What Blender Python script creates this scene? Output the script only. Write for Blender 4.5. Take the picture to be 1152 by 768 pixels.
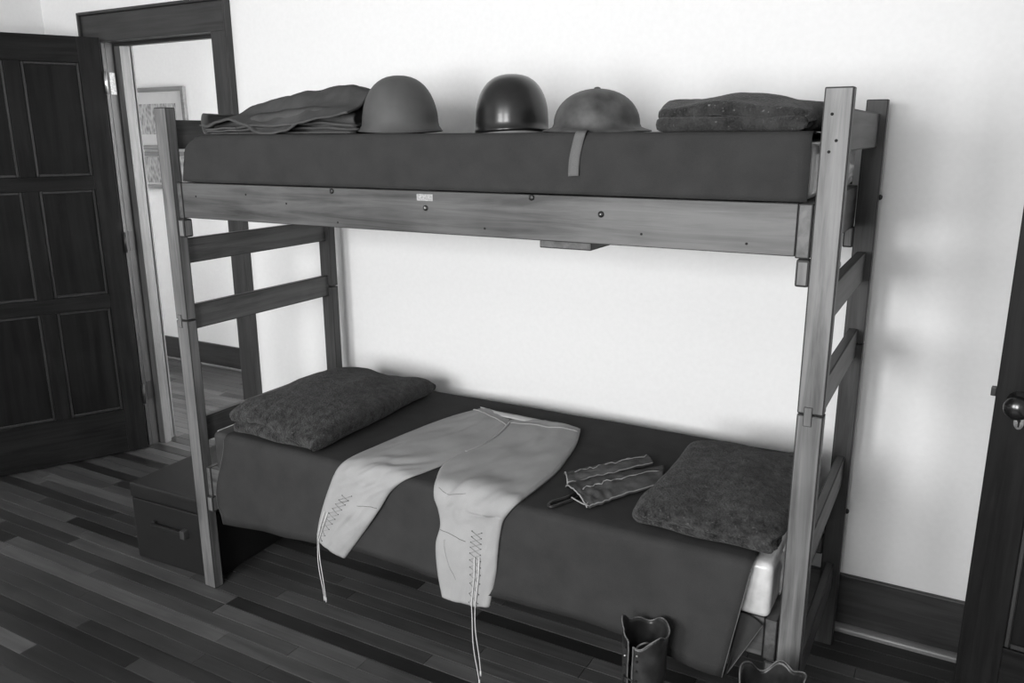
import bpy, bmesh, math, random
import numpy as np
from mathutils import Vector, noise

random.seed(7)
for o in list(bpy.data.objects):
    bpy.data.objects.remove(o)
S = bpy.context.scene
C = S.collection
PI = math.pi

# ------------------------------------------------------------------ camera, light, exposure
CAM = (2.2706, -1.7656, 1.581)
YAW, PITCH, ROLL, FPX = 0.5092, -0.2484, -0.0048, 912.86
cy_, sy_, cp_, sp_ = math.cos(YAW), math.sin(YAW), math.cos(PITCH), math.sin(PITCH)
F_ = Vector((-sy_*cp_, cy_*cp_, sp_))
R0 = Vector((cy_, sy_, 0.0))
U0 = R0.cross(F_)
R_ = math.cos(ROLL)*R0 + math.sin(ROLL)*U0
U_ = -math.sin(ROLL)*R0 + math.cos(ROLL)*U0
cd = bpy.data.cameras.new('camera')
cd.sensor_width = 36.0
cd.lens = FPX/1152*36.0
cd.clip_start = 0.02
co = bpy.data.objects.new('camera', cd)
C.objects.link(co)
from mathutils import Matrix
M = Matrix((R_, U_, -F_)).transposed().to_4x4()
M.translation = Vector(CAM)
co.matrix_world = M
S.camera = co

S.view_settings.view_transform = 'Standard'
S.view_settings.look = 'None'
S.view_settings.exposure = 0.0
S.view_settings.gamma = 1.0
S.view_settings.use_curve_mapping = False

w = bpy.data.worlds.new('sky')
S.world = w
w.use_nodes = True
w.node_tree.nodes['Background'].inputs[0].default_value = (0.9, 0.9, 0.9, 1)
w.node_tree.nodes['Background'].inputs[1].default_value = 1.0

def window_light(name, loc, rot, sx, sy, power):
    l = bpy.data.lights.new(name, 'AREA')
    l.shape = 'RECTANGLE'
    l.size, l.size_y, l.energy = sx, sy, power
    l.color = (1, 1, 1)
    o = bpy.data.objects.new(name, l)
    C.objects.link(o)
    o.location = loc
    o.rotation_euler = rot
    return o
# room extents
XL, XR, YB, YF, ZC = -1.82, 3.17, 0.836, -3.7, 2.7
HALL_Y = 2.06
# daylight at the two windows of the wall behind the camera, and at the corridor's end window
WIN = [(-0.20, 0.9, 0.95, 2.30), (1.3, 2.3, 0.95, 2.30)]
for i, (x0, x1, z0, z1) in enumerate(WIN):
    window_light('window_daylight', ((x0+x1)/2, YF-0.16, (z0+z1)/2), (PI/2, 0, 0), x1-x0, z1-z0, (118, 118)[i])
window_light('corridor_daylight', (1.55, 1.52, 1.5), (PI/2, 0, PI/2), 0.95, 1.3, 150)

# ------------------------------------------------------------------ helpers
def ray(u, v):
    return Vector(CAM), F_ + R_*((u-576)/FPX) + U_*((384-v)/FPX)
def at(u, v, ax, val):
    c, d = ray(u, v)
    i = 'xyz'.index(ax)
    return c + d*((val-c[i])/d[i])

def obj(name, bm, mat, parent=None, smooth=False, origin=None, **props):
    """one mesh object; vertices are given in world space"""
    me = bpy.data.meshes.new(name)
    bmesh.ops.recalc_face_normals(bm, faces=bm.faces)
    off = Vector((0, 0, 0))
    if parent is not None:
        off = Vector(parent['_base'])
    elif origin is not None:
        off = Vector(origin)
    for v in bm.verts:
        v.co -= off
    bm.to_mesh(me)
    bm.free()
    if smooth:
        for p in me.polygons:
            p.use_smooth = True
    if mat is not None:
        me.materials.append(mat)
    o = bpy.data.objects.new(name, me)
    C.objects.link(o)
    o['_base'] = tuple(off)
    if parent is not None:
        o.parent = parent
    elif origin is not None:
        o.location = off
    for k, v in props.items():
        o[k] = v
    return o
def thing(name, label, cat, base=(0, 0, 0), group=None):
    o = bpy.data.objects.new(name, None)
    o.empty_display_size = 0.1
    C.objects.link(o)
    o.location = base
    o['_base'] = tuple(base)
    o['label'] = label
    o['category'] = cat
    if group:
        o['group'] = group
    return o
def struct(name, base=(0, 0, 0)):
    o = bpy.data.objects.new(name, None)
    C.objects.link(o)
    o.location = base
    o['_base'] = tuple(base)
    o['kind'] = 'structure'
    return o

def box(bm, x0, x1, y0, y1, z0, z1, bev=0.0, seg=2):
    r = bmesh.ops.create_cube(bm, size=1.0)
    vs = r['verts']
    for v in vs:
        v.co = Vector((x0+(v.co.x+.5)*(x1-x0), y0+(v.co.y+.5)*(y1-y0), z0+(v.co.z+.5)*(z1-z0)))
    if bev > 0:
        es = list({e for v in vs for e in v.link_edges})
        bmesh.ops.bevel(bm, geom=es, offset=bev, segments=seg, profile=0.6, affect='EDGES')
    return bm
def bx(*a, **k):
    return box(bmesh.new(), *a, **k)
def grid(bm, fn, nu, nv, close_u=False, close_v=False):
    vs = [[bm.verts.new(fn(i/(nu if close_u else nu-1), j/(nv if close_v else nv-1))) for j in range(nv)] for i in range(nu)]
    for i in range(nu if close_u else nu-1):
        for j in range(nv if close_v else nv-1):
            i2, j2 = (i+1) % nu, (j+1) % nv
            try:
                bm.faces.new((vs[i][j], vs[i2][j], vs[i2][j2], vs[i][j2]))
            except ValueError:
                pass
    return vs
def tube(bm, pts, r, n=6, caps=True):
    pts = [Vector(p) for p in pts]
    rings = []
    up = Vector((0.13, 0.31, 0.94))
    for i, p in enumerate(pts):
        t = (pts[min(i+1, len(pts)-1)] - pts[max(i-1, 0)]).normalized()
        a = t.cross(up)
        if a.length < 1e-3:
            a = t.cross(Vector((1, 0, 0)))
        a.normalize()
        b = t.cross(a)
        rr = r[i] if isinstance(r, (list, tuple)) else r
        rings.append([bm.verts.new(p + a*rr*math.cos(2*PI*k/n) + b*rr*math.sin(2*PI*k/n)) for k in range(n)])
    for i in range(len(rings)-1):
        for k in range(n):
            bm.faces.new((rings[i][k], rings[i][(k+1) % n], rings[i+1][(k+1) % n], rings[i+1][k]))
    if caps:
        bm.faces.new(rings[0][::-1])
        bm.faces.new(rings[-1])
    return bm
def lathe(bm, prof, c, axis='z', n=32, sx=1.0, sy=1.0, caps=False):
    c = Vector(c)
    rows = []
    for r, h in prof:
        row = []
        for k in range(n):
            a = 2*PI*k/n
            p = (r*math.cos(a)*sx, r*math.sin(a)*sy, h)
            if axis == 'y':
                p = (p[0], h, p[1])
            elif axis == 'x':
                p = (h, p[0], p[1])
            row.append(bm.verts.new(c+Vector(p)))
        rows.append(row)
    for i in range(len(rows)-1):
        for k in range(n):
            bm.faces.new((rows[i][k], rows[i][(k+1) % n], rows[i+1][(k+1) % n], rows[i+1][k]))
    if caps:
        bm.faces.new(rows[0])
        bm.faces.new(rows[-1])
    bmesh.ops.remove_doubles(bm, verts=bm.verts, dist=1e-6)
    return bm
def solid(o, t, off=-1.0, sub=0):
    m = o.modifiers.new('thickness', 'SOLIDIFY')
    m.thickness = t
    m.offset = off
    m.use_even_offset = False
    if sub:
        s = o.modifiers.new('smooth', 'SUBSURF')
        s.levels = s.render_levels = sub
    return o
def nz(x, y, z=0.0):
    return noise.noise(Vector((x, y, z)))
def sstep(a, b, x):
    t = min(1, max(0, (x-a)/(b-a)))
    return t*t*(3-2*t)
def catmull(P, t):
    n = len(P)-1
    x = min(max(t, 0), 1)*n
    i = min(int(x), n-1)
    f = x-i
    p0, p1, p2, p3 = P[max(i-1, 0)], P[i], P[i+1], P[min(i+2, n)]
    return tuple(0.5*(2*b+(-a+c)*f+(2*a-5*b+4*c-d)*f*f+(-a+3*b-3*c+d)*f**3) for a, b, c, d in zip(p0, p1, p2, p3))

# ------------------------------------------------------------------ materials (monochrome photograph: neutral greys)
def new_mat(name):
    m = bpy.data.materials.new(name)
    m.use_nodes = True
    n = m.node_tree.nodes
    return m, n, m.node_tree.links, n['Principled BSDF']
def g3(v):
    return (v, v, v, 1)
def wood(name, lo, hi, axis='x', rough=0.5, scale=1.0, knots=0.35, spec=0.4, bump=0.15, tint=False):
    m, n, l, b = new_mat(name)
    tc = n.new('ShaderNodeTexCoord')
    mp = n.new('ShaderNodeMapping')
    st = {'x': (1.2, 22, 22), 'y': (22, 1.2, 22), 'z': (22, 22, 1.2)}[axis]
    mp.inputs['Scale'].default_value = tuple(s*scale for s in st)
    l.new(tc.outputs['Object'], mp.inputs[0])
    a = n.new('ShaderNodeTexNoise')
    a.inputs['Scale'].default_value = 1.6
    a.inputs['Detail'].default_value = 6
    a.inputs['Roughness'].default_value = 0.65
    a.inputs['Distortion'].default_value = 0.6
    l.new(mp.outputs[0], a.inputs['Vector'])
    c = n.new('ShaderNodeTexNoise')
    c.inputs['Scale'].default_value = 5.0
    c.inputs['Detail'].default_value = 3
    l.new(tc.outputs['Object'], c.inputs['Vector'])
    mix = n.new('ShaderNodeMath')
    mix.operation = 'MULTIPLY_ADD'
    mix.inputs[1].default_value = knots
    l.new(c.outputs[0], mix.inputs[0])
    l.new(a.outputs[0], mix.inputs[2])
    r = n.new('ShaderNodeValToRGB')
    r.color_ramp.elements[0].position = 0.36+knots*.35
    r.color_ramp.elements[0].color = g3(lo)
    r.color_ramp.elements[1].position = 0.62+knots*.55
    r.color_ramp.elements[1].color = g3(hi)
    l.new(mix.outputs[0], r.inputs[0])
    out = r.outputs[0]
    if tint:
        oi = n.new('ShaderNodeObjectInfo')
        mu = n.new('ShaderNodeMixRGB')
        mu.blend_type = 'MULTIPLY'
        mu.inputs[0].default_value = 1
        l.new(out, mu.inputs[1])
        l.new(oi.outputs['Color'], mu.inputs[2])
        out = mu.outputs[0]
    l.new(out, b.inputs['Base Color'])
    b.inputs['Roughness'].default_value = rough
    b.inputs['Specular IOR Level'].default_value = spec
    bp = n.new('ShaderNodeBump')
    bp.inputs['Strength'].default_value = bump
    bp.inputs['Distance'].default_value = 0.002
    l.new(a.outputs[0], bp.inputs['Height'])
    l.new(bp.outputs[0], b.inputs['Normal'])
    return m
def cloth(name, lo, hi, scale=300, mott=8, rough=0.95, bump=0.5, dist=0.002, sheen=0.0, fleck=0.0, contrast=0.25):
    m, n, l, b = new_mat(name)
    tc = n.new('ShaderNodeTexCoord')
    a = n.new('ShaderNodeTexNoise')
    a.inputs['Scale'].default_value = scale
    a.inputs['Detail'].default_value = 3
    l.new(tc.outputs['Object'], a.inputs['Vector'])
    c = n.new('ShaderNodeTexNoise')
    c.inputs['Scale'].default_value = mott
    c.inputs['Detail'].default_value = 5
    l.new(tc.outputs['Object'], c.inputs['Vector'])
    ad = n.new('ShaderNodeMath')
    ad.operation = 'MULTIPLY_ADD'
    ad.inputs[1].default_value = 0.6
    l.new(a.outputs[0], ad.inputs[0])
    l.new(c.outputs[0], ad.inputs[2])
    r = n.new('ShaderNodeValToRGB')
    r.color_ramp.elements[0].position = 0.8-contrast
    r.color_ramp.elements[0].color = g3(lo)
    r.color_ramp.elements[1].position = 0.8+contrast
    r.color_ramp.elements[1].color = g3(hi)
    l.new(ad.outputs[0], r.inputs[0])
    out = r.outputs[0]
    if fleck > 0:
        f = n.new('ShaderNodeTexNoise')
        f.inputs['Scale'].default_value = 130
        f.inputs['Detail'].default_value = 2
        l.new(tc.outputs['Object'], f.inputs['Vector'])
        fr = n.new('ShaderNodeValToRGB')
        fr.color_ramp.elements[0].position = 0.66
        fr.color_ramp.elements[0].color = g3(0)
        fr.color_ramp.elements[1].position = 0.80
        fr.color_ramp.elements[1].color = g3(fleck)
        l.new(f.outputs[0], fr.inputs[0])
        mx = n.new('ShaderNodeMixRGB')
        mx.blend_type = 'ADD'
        mx.inputs[0].default_value = 1
        l.new(out, mx.inputs[1])
        l.new(fr.outputs[0], mx.inputs[2])
        out = mx.outputs[0]
    l.new(out, b.inputs['Base Color'])
    b.inputs['Roughness'].default_value = rough
    b.inputs['Specular IOR Level'].default_value = 0.05
    if sheen:
        b.inputs['Sheen Weight'].default_value = sheen
        b.inputs['Sheen Roughness'].default_value = 0.6
    bp = n.new('ShaderNodeBump')
    bp.inputs['Strength'].default_value = bump
    bp.inputs['Distance'].default_value = dist
    l.new(ad.outputs[0], bp.inputs['Height'])
    l.new(bp.outputs[0], b.inputs['Normal'])
    return m
def plain(name, v, rough=0.5, metal=0.0, spec=0.5, var=0.15, scale=20, bump=0.0, coat=0.0):
    m, n, l, b = new_mat(name)
    tc = n.new('ShaderNodeTexCoord')
    a = n.new('ShaderNodeTexNoise')
    a.inputs['Scale'].default_value = scale
    a.inputs['Detail'].default_value = 5
    l.new(tc.outputs['Object'], a.inputs['Vector'])
    r = n.new('ShaderNodeValToRGB')
    r.color_ramp.elements[0].position = 0.3
    r.color_ramp.elements[0].color = g3(v*(1-var))
    r.color_ramp.elements[1].position = 0.7
    r.color_ramp.elements[1].color = g3(min(1, v*(1+var)))
    l.new(a.outputs[0], r.inputs[0])
    l.new(r.outputs[0], b.inputs['Base Color'])
    b.inputs['Roughness'].default_value = rough
    b.inputs['Metallic'].default_value = metal
    b.inputs['Specular IOR Level'].default_value = spec
    b.inputs['Coat Weight'].default_value = coat
    b.inputs['Coat Roughness'].default_value = 0.08
    if bump:
        bp = n.new('ShaderNodeBump')
        bp.inputs['Strength'].default_value = bump
        bp.inputs['Distance'].default_value = 0.004
        l.new(a.outputs[0], bp.inputs['Height'])
        l.new(bp.outputs[0], b.inputs['Normal'])
    return m

PLASTER = plain('plaster_white', 0.82, rough=0.9, spec=0.1, var=0.015, scale=60, bump=0.12)
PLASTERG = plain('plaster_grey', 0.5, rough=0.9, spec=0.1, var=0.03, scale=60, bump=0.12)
CEILM = plain('ceiling_white', 0.6, rough=0.95, spec=0.1, var=0.02)
TRIM = wood('trim_dark_wood_z', 0.018, 0.045, 'z', rough=0.4)
TRIMX = wood('trim_dark_wood_x', 0.018, 0.045, 'x', rough=0.4)
TRIML = wood('jamb_wood', 0.06, 0.11, 'z', rough=0.35)
DOORZ = wood('door_dark_oak_z', 0.004, 0.013, 'z', rough=0.5, scale=1.3, spec=0.12)
DOORX = wood('door_dark_oak_x', 0.004, 0.013, 'x', rough=0.5, scale=1.3, spec=0.12)
DOORM = wood('door_moulding', 0.012, 0.03, 'z', rough=0.3, spec=0.5)
DOORP = wood('door_dark_oak_panel', 0.003, 0.011, 'z', rough=0.5, scale=0.7, spec=0.12)
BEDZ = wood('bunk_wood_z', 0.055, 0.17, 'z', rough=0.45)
BED_SHADED = wood('bunk_wood_shaded', 0.020, 0.060, 'z', rough=0.5)  # same wood for the back posts, their shade put into the colour
BEDX = wood('bunk_wood_x', 0.026, 0.098, 'x', rough=0.45)
BEDY = wood('bunk_wood_y', 0.035, 0.10, 'y', rough=0.45)
FLOORM = wood('floor_oak_strip', 0.55, 1.0, 'x', rough=0.36, scale=1.0, tint=True, spec=0.35, bump=0.05)
SHOE = wood('shoe_moulding_wood', 0.10, 0.16, 'x', rough=0.3)
WOOL = cloth('army_blanket_wool', 0.033, 0.042, scale=500, mott=14, bump=0.35)
WOOLF = cloth('folded_wool', 0.010, 0.052, scale=170, mott=45, bump=1.0, dist=0.010, sheen=0.10, fleck=0.10, contrast=0.2)
WOOLD = cloth('dark_folded_wool', 0.010, 0.045, scale=220, mott=26, bump=1.0, dist=0.005, sheen=0.12, fleck=0.12)
WOOLS = cloth('smooth_folded_wool', 0.058, 0.085, scale=420, mott=16, bump=0.4)
EDGE = cloth('blanket_edge_stitch', 0.09, 0.14, scale=400)
KHAKI = cloth('khaki_cotton', 0.28, 0.34, scale=900, mott=10, bump=0.15, dist=0.0008)
KHAKIL = cloth('waist_lining', 0.42, 0.5, scale=900, mott=10, bump=0.1)
CORD = cloth('lace_cord', 0.5, 0.6, scale=900)
LACEG = cloth('worn_lace', 0.20, 0.30, scale=900)
STITCH = plain('eyelet_dark', 0.06, rough=0.6)
TICK = plain('mattress_plastic', 0.55, rough=0.22, spec=0.6, var=0.25, scale=14, bump=0.9)
TICKD = plain('mattress_ticking', 0.03, rough=0.7, var=0.2)
CANVAS = cloth('legging_canvas', 0.045, 0.10, scale=700, mott=25, bump=0.5)
CANVASL = cloth('legging_edge', 0.22, 0.34, scale=700, mott=25)
STRAPD = plain('dark_strap', 0.015, rough=0.5)
STRAPL = cloth('webbing_strap', 0.11, 0.15, scale=600)
H_OLIVE = plain('helmet_olive', 0.075, rough=0.62, var=0.14, scale=14, bump=0.05, spec=0.3)
H_DARK = plain('helmet_gloss', 0.010, rough=0.30, var=0.2, scale=30, spec=0.5, coat=0.12)
H_RIM = plain('helmet_inner_rim', 0.25, rough=0.6)
H_OLD = plain('helmet_worn', 0.06, rough=0.55, var=0.5, scale=22, bump=0.08, spec=0.35)
LOCKER = plain('locker_paint', 0.007, rough=0.55, var=0.2, scale=18, bump=0.05)
LOCKTAB = plain('locker_tab', 0.04, rough=0.5)
IRON = plain('dark_iron', 0.02, rough=0.4, metal=0.3)
STEEL = plain('bright_steel', 0.6, rough=0.3, metal=1.0)
BRASS = plain('brass_plate', 0.30, rough=0.5, metal=0.3, var=0.4, scale=160)
KNOBM = plain('knob_dark_bronze', 0.05, rough=0.22, metal=0.8)
LEATHER = plain('boot_leather', 0.022, rough=0.38, var=0.5, scale=30, bump=0.3)
LEATHERE = plain('boot_edge', 0.10, rough=0.5, var=0.4, scale=60)
SOLE = plain('boot_sole', 0.012, rough=0.6)
HOLE = plain('dark_hole', 0.006, rough=0.9)
FRAMEW = wood('picture_frame_wood', 0.14, 0.22, 'x', rough=0.5)
MAT_BOARD = plain('picture_mount', 0.55, rough=0.8, var=0.03)

# ------------------------------------------------------------------ structure: floor planks
floor = struct('floor')
obj('subfloor', bx(XL-0.1, XR+0.1, YF-0.1, HALL_Y+0.1, -0.10, -0.022), plain('subfloor_dark', 0.012, rough=0.9), floor)
PW = 0.057
planks = []
rng = random.Random(21)
y = YF
row = 0
while y < HALL_Y:
    y1 = min(y+PW, HALL_Y)
    xa, xb = (XL, XR) if y < YB+0.07 else (-3.3, 1.6)
    x = xa - rng.uniform(0, 0.6)
    while x < xb:
        ln = rng.uniform(0.45, 1.35)
        t = rng.random()
        if t < 0.24:
            v = rng.uniform(0.018, 0.030)
        elif t < 0.45:
            v = rng.uniform(0.04, 0.056)
        else:
            v = rng.uniform(0.062, 0.108)
        planks.append((max(x, xa), min(x+ln, xb), y, y1, v))
        x += ln
    y = y1
    row += 1
def plank_rank(p):
    c = Vector(((p[0]+p[1])/2, (p[2]+p[3])/2, 0)) - Vector(CAM)
    best = -1
    for f in (0, .25, .5, .75, 1):
        q = Vector((p[0]+(p[1]-p[0])*f, (p[2]+p[3])/2, 0)) - Vector(CAM)
        d = q.dot(F_)
        if d < .2:
            continue
        u = 576+FPX*q.dot(R_)/d
        v = 384-FPX*q.dot(U_)/d
        if -20 < u < 1170 and 0 < v < 790:
            best = max(best, 1/d)
    return best
planks.sort(key=plank_rank, reverse=True)
near, rest = planks[:300], planks[300:]
for (x0, x1, y0, y1, v) in near:
    if x1-x0 < 0.02:
        continue
    o = obj('plank', bx(x0+.0006, x1-.0006, y0+.0005, y1-.0005, -0.02, 0.0, bev=0.0009, seg=1), FLOORM, floor)
    o.color = (v, v, v, 1)
bm = bmesh.new()
for (x0, x1, y0, y1, v) in rest:
    if x1-x0 < 0.02:
        continue
    box(bm, x0+.0006, x1-.0006, y0+.0005, y1-.0005, -0.02, 0.0)
o = obj('plank_field', bm, FLOORM, floor, kind='stuff')
o.color = (0.07, 0.07, 0.07, 1)

# ------------------------------------------------------------------ structure: walls
DX0, DX1, DZ = -1.370, -0.632, 2.015          # door opening
WT = 0.13
def st(name, bm, mat, **k):
    return obj(name, bm, mat, kind='structure', **k)
bm = bmesh.new()
box(bm, XL-.1, DX0-.02, YB, YB+WT, 0, ZC)
box(bm, DX1+.02, XR+.1, YB, YB+WT, 0, ZC)
box(bm, DX0-.02, DX1+.02, YB, YB+WT, DZ+.02, ZC)
st('wall_back', bm, PLASTER)
st('wall_left', bx(XL-.1, XL, YF, YB, 0, ZC), PLASTER)
st('wall_right', bx(XR, XR+.1, YF, YB, 0, ZC), PLASTERG)
bm = bmesh.new()
xs = [XL-.1] + [v for q in WIN for v in q[:2]] + [XR+.1]
for i in range(0, len(xs), 2):
    box(bm, xs[i], xs[i+1], YF-.15, YF, 0, ZC)
for (x0, x1, z0, z1) in WIN:
    box(bm, x0, x1, YF-.15, YF, 0, z0)
    box(bm, x0, x1, YF-.15, YF, z1, ZC)
st('wall_front', bm, PLASTERG)
for i, (x0, x1, z0, z1) in enumerate(WIN):
    wn = struct('window_%d' % (i+1), ((x0+x1)/2, YF-.05, z0))
    bm = bmesh.new()
    for a in ((x0, x0+.04, z0, z1), (x1-.04, x1, z0, z1), (x0+.04, x1-.04, z0, z0+.04), (x0+.04, x1-.04, z1-.04, z1), (x0+.04, x1-.04, (z0+z1)/2-.02, (z0+z1)/2+.02)):
        box(bm, a[0], a[1], YF-.09, YF-.05, a[2], a[3])
    obj('window_frame', bm, TRIM, wn)
    obj('window_sill', bx(x0-.05, x1+.05, YF-.05, YF+.06, z0-.03, z0, bev=.004), TRIMX, wn)
st('ceiling', bx(XL-.1, XR+.1, YF-.15, YB+WT, ZC, ZC+.1), CEILM)
# corridor beyond the doorway
HX0, HX1 = -3.3, 1.6
st('wall_corridor_back', bx(HX0-.1, HX1+.1, HALL_Y, HALL_Y+.1, 0, ZC), PLASTER)
st('wall_corridor_left', bx(HX0-.1, HX0, YB+WT, HALL_Y, 0, ZC), PLASTER)
st('wall_corridor_right', bx(HX1, HX1+.1, YB+WT, HALL_Y, 0, ZC), PLASTER)
st('wall_corridor_front', bx(HX0-.1, XL-.1, YB, YB+WT, 0, ZC), PLASTER)
st('ceiling_corridor', bx(HX0-.1, HX1+.1, YB+WT, HALL_Y+.1, ZC, ZC+.1), CEILM)
bb = struct('baseboard_corridor', (0, HALL_Y, 0))
obj('board', bx(HX0, HX1, HALL_Y-.018, HALL_Y, 0, 0.17, bev=.004), TRIMX, bb)
obj('shoe_moulding', bx(HX0, HX1, HALL_Y-.034, HALL_Y-.018, 0, 0.02, bev=.006), SHOE, bb)
# baseboards in the room
def base(name, x0, x1):
    b = struct(name, (x0, YB, 0))
    bm = bmesh.new()
    box(bm, x0, x1, YB-.018, YB, 0.0, 0.196, bev=.003)
    obj('board', bm, TRIMX, b)
    bm = bmesh.new()
    grid(bm, lambda u, v: Vector((x0+(x1-x0)*v, YB-.018-.02*math.cos(u*PI/2), .024*math.sin(u*PI/2)+.001)), 6, 2)
    obj('shoe_moulding', bm, SHOE, b, smooth=True)
base('baseboard_back', -0.53, XR)
b2 = struct('baseboard_left', (XL, 0, 0))
obj('board', bx(XL, XL+.018, YF, YB, 0, .196, bev=.003), TRIM, b2)

# doorway casing and jambs
tr = struct('trim_1', (DX0, YB, 0))
CW = 0.105
ZT = 2.150
CXL = -1.512
obj('casing_side', bx(DX1, DX1+CW-.012, YB-.02, YB, 0, DZ, bev=.003), TRIM, tr)
obj('back_band', bx(DX1+CW-.012, DX1+CW+.004, YB-.032, YB, 0, ZT, bev=.004), TRIM, tr)
obj('casing_side', bx(CXL+.016, DX0, YB-.02, YB, 0, DZ, bev=.003), TRIM, tr)
obj('back_band', bx(CXL, CXL+.016, YB-.032, YB, 0, ZT, bev=.004), TRIM, tr)
obj('casing_head', bx(CXL+.016, DX1+CW-.012, YB-.02, YB, DZ, ZT-.014, bev=.003), TRIMX, tr)
obj('back_band', bx(CXL+.016, DX1+CW-.012, YB-.034, YB, ZT-.014, ZT, bev=.004), TRIMX, tr)
obj('jamb', bx(DX0-.02, DX0, YB+.046, YB+WT+.01, 0, DZ), TRIML, tr)
obj('jamb_rebate', bx(DX0-.02, DX0, YB, YB+.046, 0, DZ), TRIM, tr)
for zz in (.25, 1.03, 1.78):
    obj('hinge_leaf', bx(DX0, DX0+.002, YB+.004, YB+.034, zz, zz+.10, bev=.0005), BRASS if zz > 1.5 else IRON, tr)
obj('jamb', bx(DX1, DX1+.02, YB, YB+WT+.01, 0, DZ), TRIML, tr)
obj('jamb', bx(DX0-.02, DX1+.02, YB, YB+WT+.01, DZ, DZ+.02), TRIMX, tr)
obj('door_stop', bx(DX0, DX0+.042, YB+.046, YB+.085, 0, DZ-.014, bev=.002), TRIML, tr)
obj('door_stop', bx(DX1-.014, DX1, YB+.05, YB+.085, 0, DZ-.014, bev=.002), TRIML, tr)
obj('door_stop', bx(DX0, DX1, YB+.05, YB+.085, DZ-.014, DZ, bev=.002), TRIMX, tr)
obj('casing_side', bx(DX0-CW, DX0, YB+WT, YB+WT+.02, 0, DZ, bev=.003), TRIML, tr)
obj('casing_side', bx(DX1, DX1+CW, YB+WT, YB+WT+.02, 0, DZ, bev=.003), TRIML, tr)
obj('casing_head', bx(DX0-CW, DX1+CW, YB+WT, YB+WT+.02, DZ, ZT, bev=.003), TRIMX, tr)

def place(o, loc, rz):
    """turn a thing built around its own base at the world origin"""
    o.location = loc
    o.rotation_euler = (0, 0, rz)

# left door, standing open into the room: built along +x from the hinge, thickness 0..T in y (visible face y = 0)
def panel_door(name, W, H, T, stile, rails, mulls, matz, matx, matp):
    d = struct(name, (0, 0, 0))
    z0 = 0.008
    obj('stile', bx(0, stile, 0, T, z0, H, bev=.002), matz, d)
    obj('stile', bx(W-stile, W, 0, T, z0, H, bev=.002), matz, d)
    for (a, b) in rails:
        obj('rail', bx(stile, W-stile, 0.0004, T-.0004, max(a, z0), b, bev=.002), matx, d)
    for k in range(len(rails)-1):
        a, b = rails[k][1], rails[k+1][0]
        xs = [stile] + [v for mm in mulls for v in mm] + [W-stile]
        for (m0, m1) in mulls:
            obj('mullion', bx(m0, m1, 0.0006, T-.0006, a, b, bev=.002), matz, d)
        for i in range(0, len(xs), 2):
            p = obj('panel', bx(xs[i], xs[i+1], 0.014, T-.014, a, b), matp, d)
            bm = bmesh.new()
            for yy, s in ((0.014, 1), (T-.014, -1)):
                for q in ((xs[i], xs[i]+.013, a, b), (xs[i+1]-.013, xs[i+1], a, b)):
                    box(bm, q[0], q[1], yy-.008*(s > 0), yy+.008*(s < 0), q[2], q[3], bev=.003, seg=1)
                for q in ((xs[i]+.013, xs[i+1]-.013, a, a+.013), (xs[i]+.013, xs[i+1]-.013, b-.013, b)):
                    box(bm, q[0], q[1], yy-.008*(s > 0), yy+.008*(s < 0), q[2], q[3], bev=.003, seg=1)
            obj('moulding', bm, DOORM, p)
    return d
DW = 0.765
d1 = panel_door('door_1', DW, 2.03, 0.042, 0.095,
                [(0, .235), (.765, .835), (1.34, 1.405), (1.915, 2.03)], [(0.333, 0.398)], DOORZ, DOORX, DOORP)
# the face that looks at the camera is y = 0 after turning: hinge knuckle at x = 0
for zz in (0.25, 1.03, 1.78):
    h = obj('hinge', bx(-0.003, 0.0, 0.004, 0.042, zz, zz+.10), STEEL if zz > 1.5 else IRON, d1)
    bm = bmesh.new()
    lathe(bm, [(0.0, zz), (.007, zz), (.007, zz+.10), (0, zz+.10)], (-.006, .046, 0), n=10)
    obj('hinge_pin', bm, STEEL if zz > 1.5 else IRON, h, smooth=True)
place(d1, (DX0-.004, 0.806, 0), math.atan2(-.60, -.305))

# ------------------------------------------------------------------ right door, open, seen at the picture edge
ed = at(1083.5, 690, 'y', 0.45)
d2 = panel_door('door_2', 0.765, 2.03, 0.042, 0.098,
                [(0, .30), (.93, 1.06), (1.90, 2.03)], [(0.35, 0.415)], DOORZ, DOORX, DOORP)
KX, KZ = 0.05, 0.955
bm = bmesh.new()
lathe(bm, [(0, .0), (.027, 0), (.027, -.004), (.012, -.007), (.011, -.03), (.017, -.036), (.027, -.045), (.0295, -.056), (.026, -.068), (.015, -.075), (0, -.077)], (KX, 0, KZ), axis='y', n=28)
obj('knob', bm, KNOBM, d2, smooth=True)
bm = bmesh.new()
lathe(bm, [(0, 0), (.011, 0), (.011, -.003), (0, -.0035)], (KX+.006, 0, KZ-.05), axis='y', n=18, sy=1.6)
kp = obj('keyhole_plate', bm, BRASS, d2, smooth=True)
bm = bmesh.new()
lathe(bm, [(0, -.0036), (.004, -.0036), (.004, -.0042), (0, -.0042)], (KX+.006, 0, KZ-.046), axis='y', n=12)
box(bm, KX+.004, KX+.008, -.0042, -.0036, KZ-.062, KZ-.046)
obj('keyhole', bm, HOLE, kp)
obj('latch_bolt', bx(-.012, 0.0, .012, .030, KZ+.002, KZ+.024, bev=.002), IRON, d2)
place(d2, (ed.x, ed.y, 0), math.radians(-6))

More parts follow.
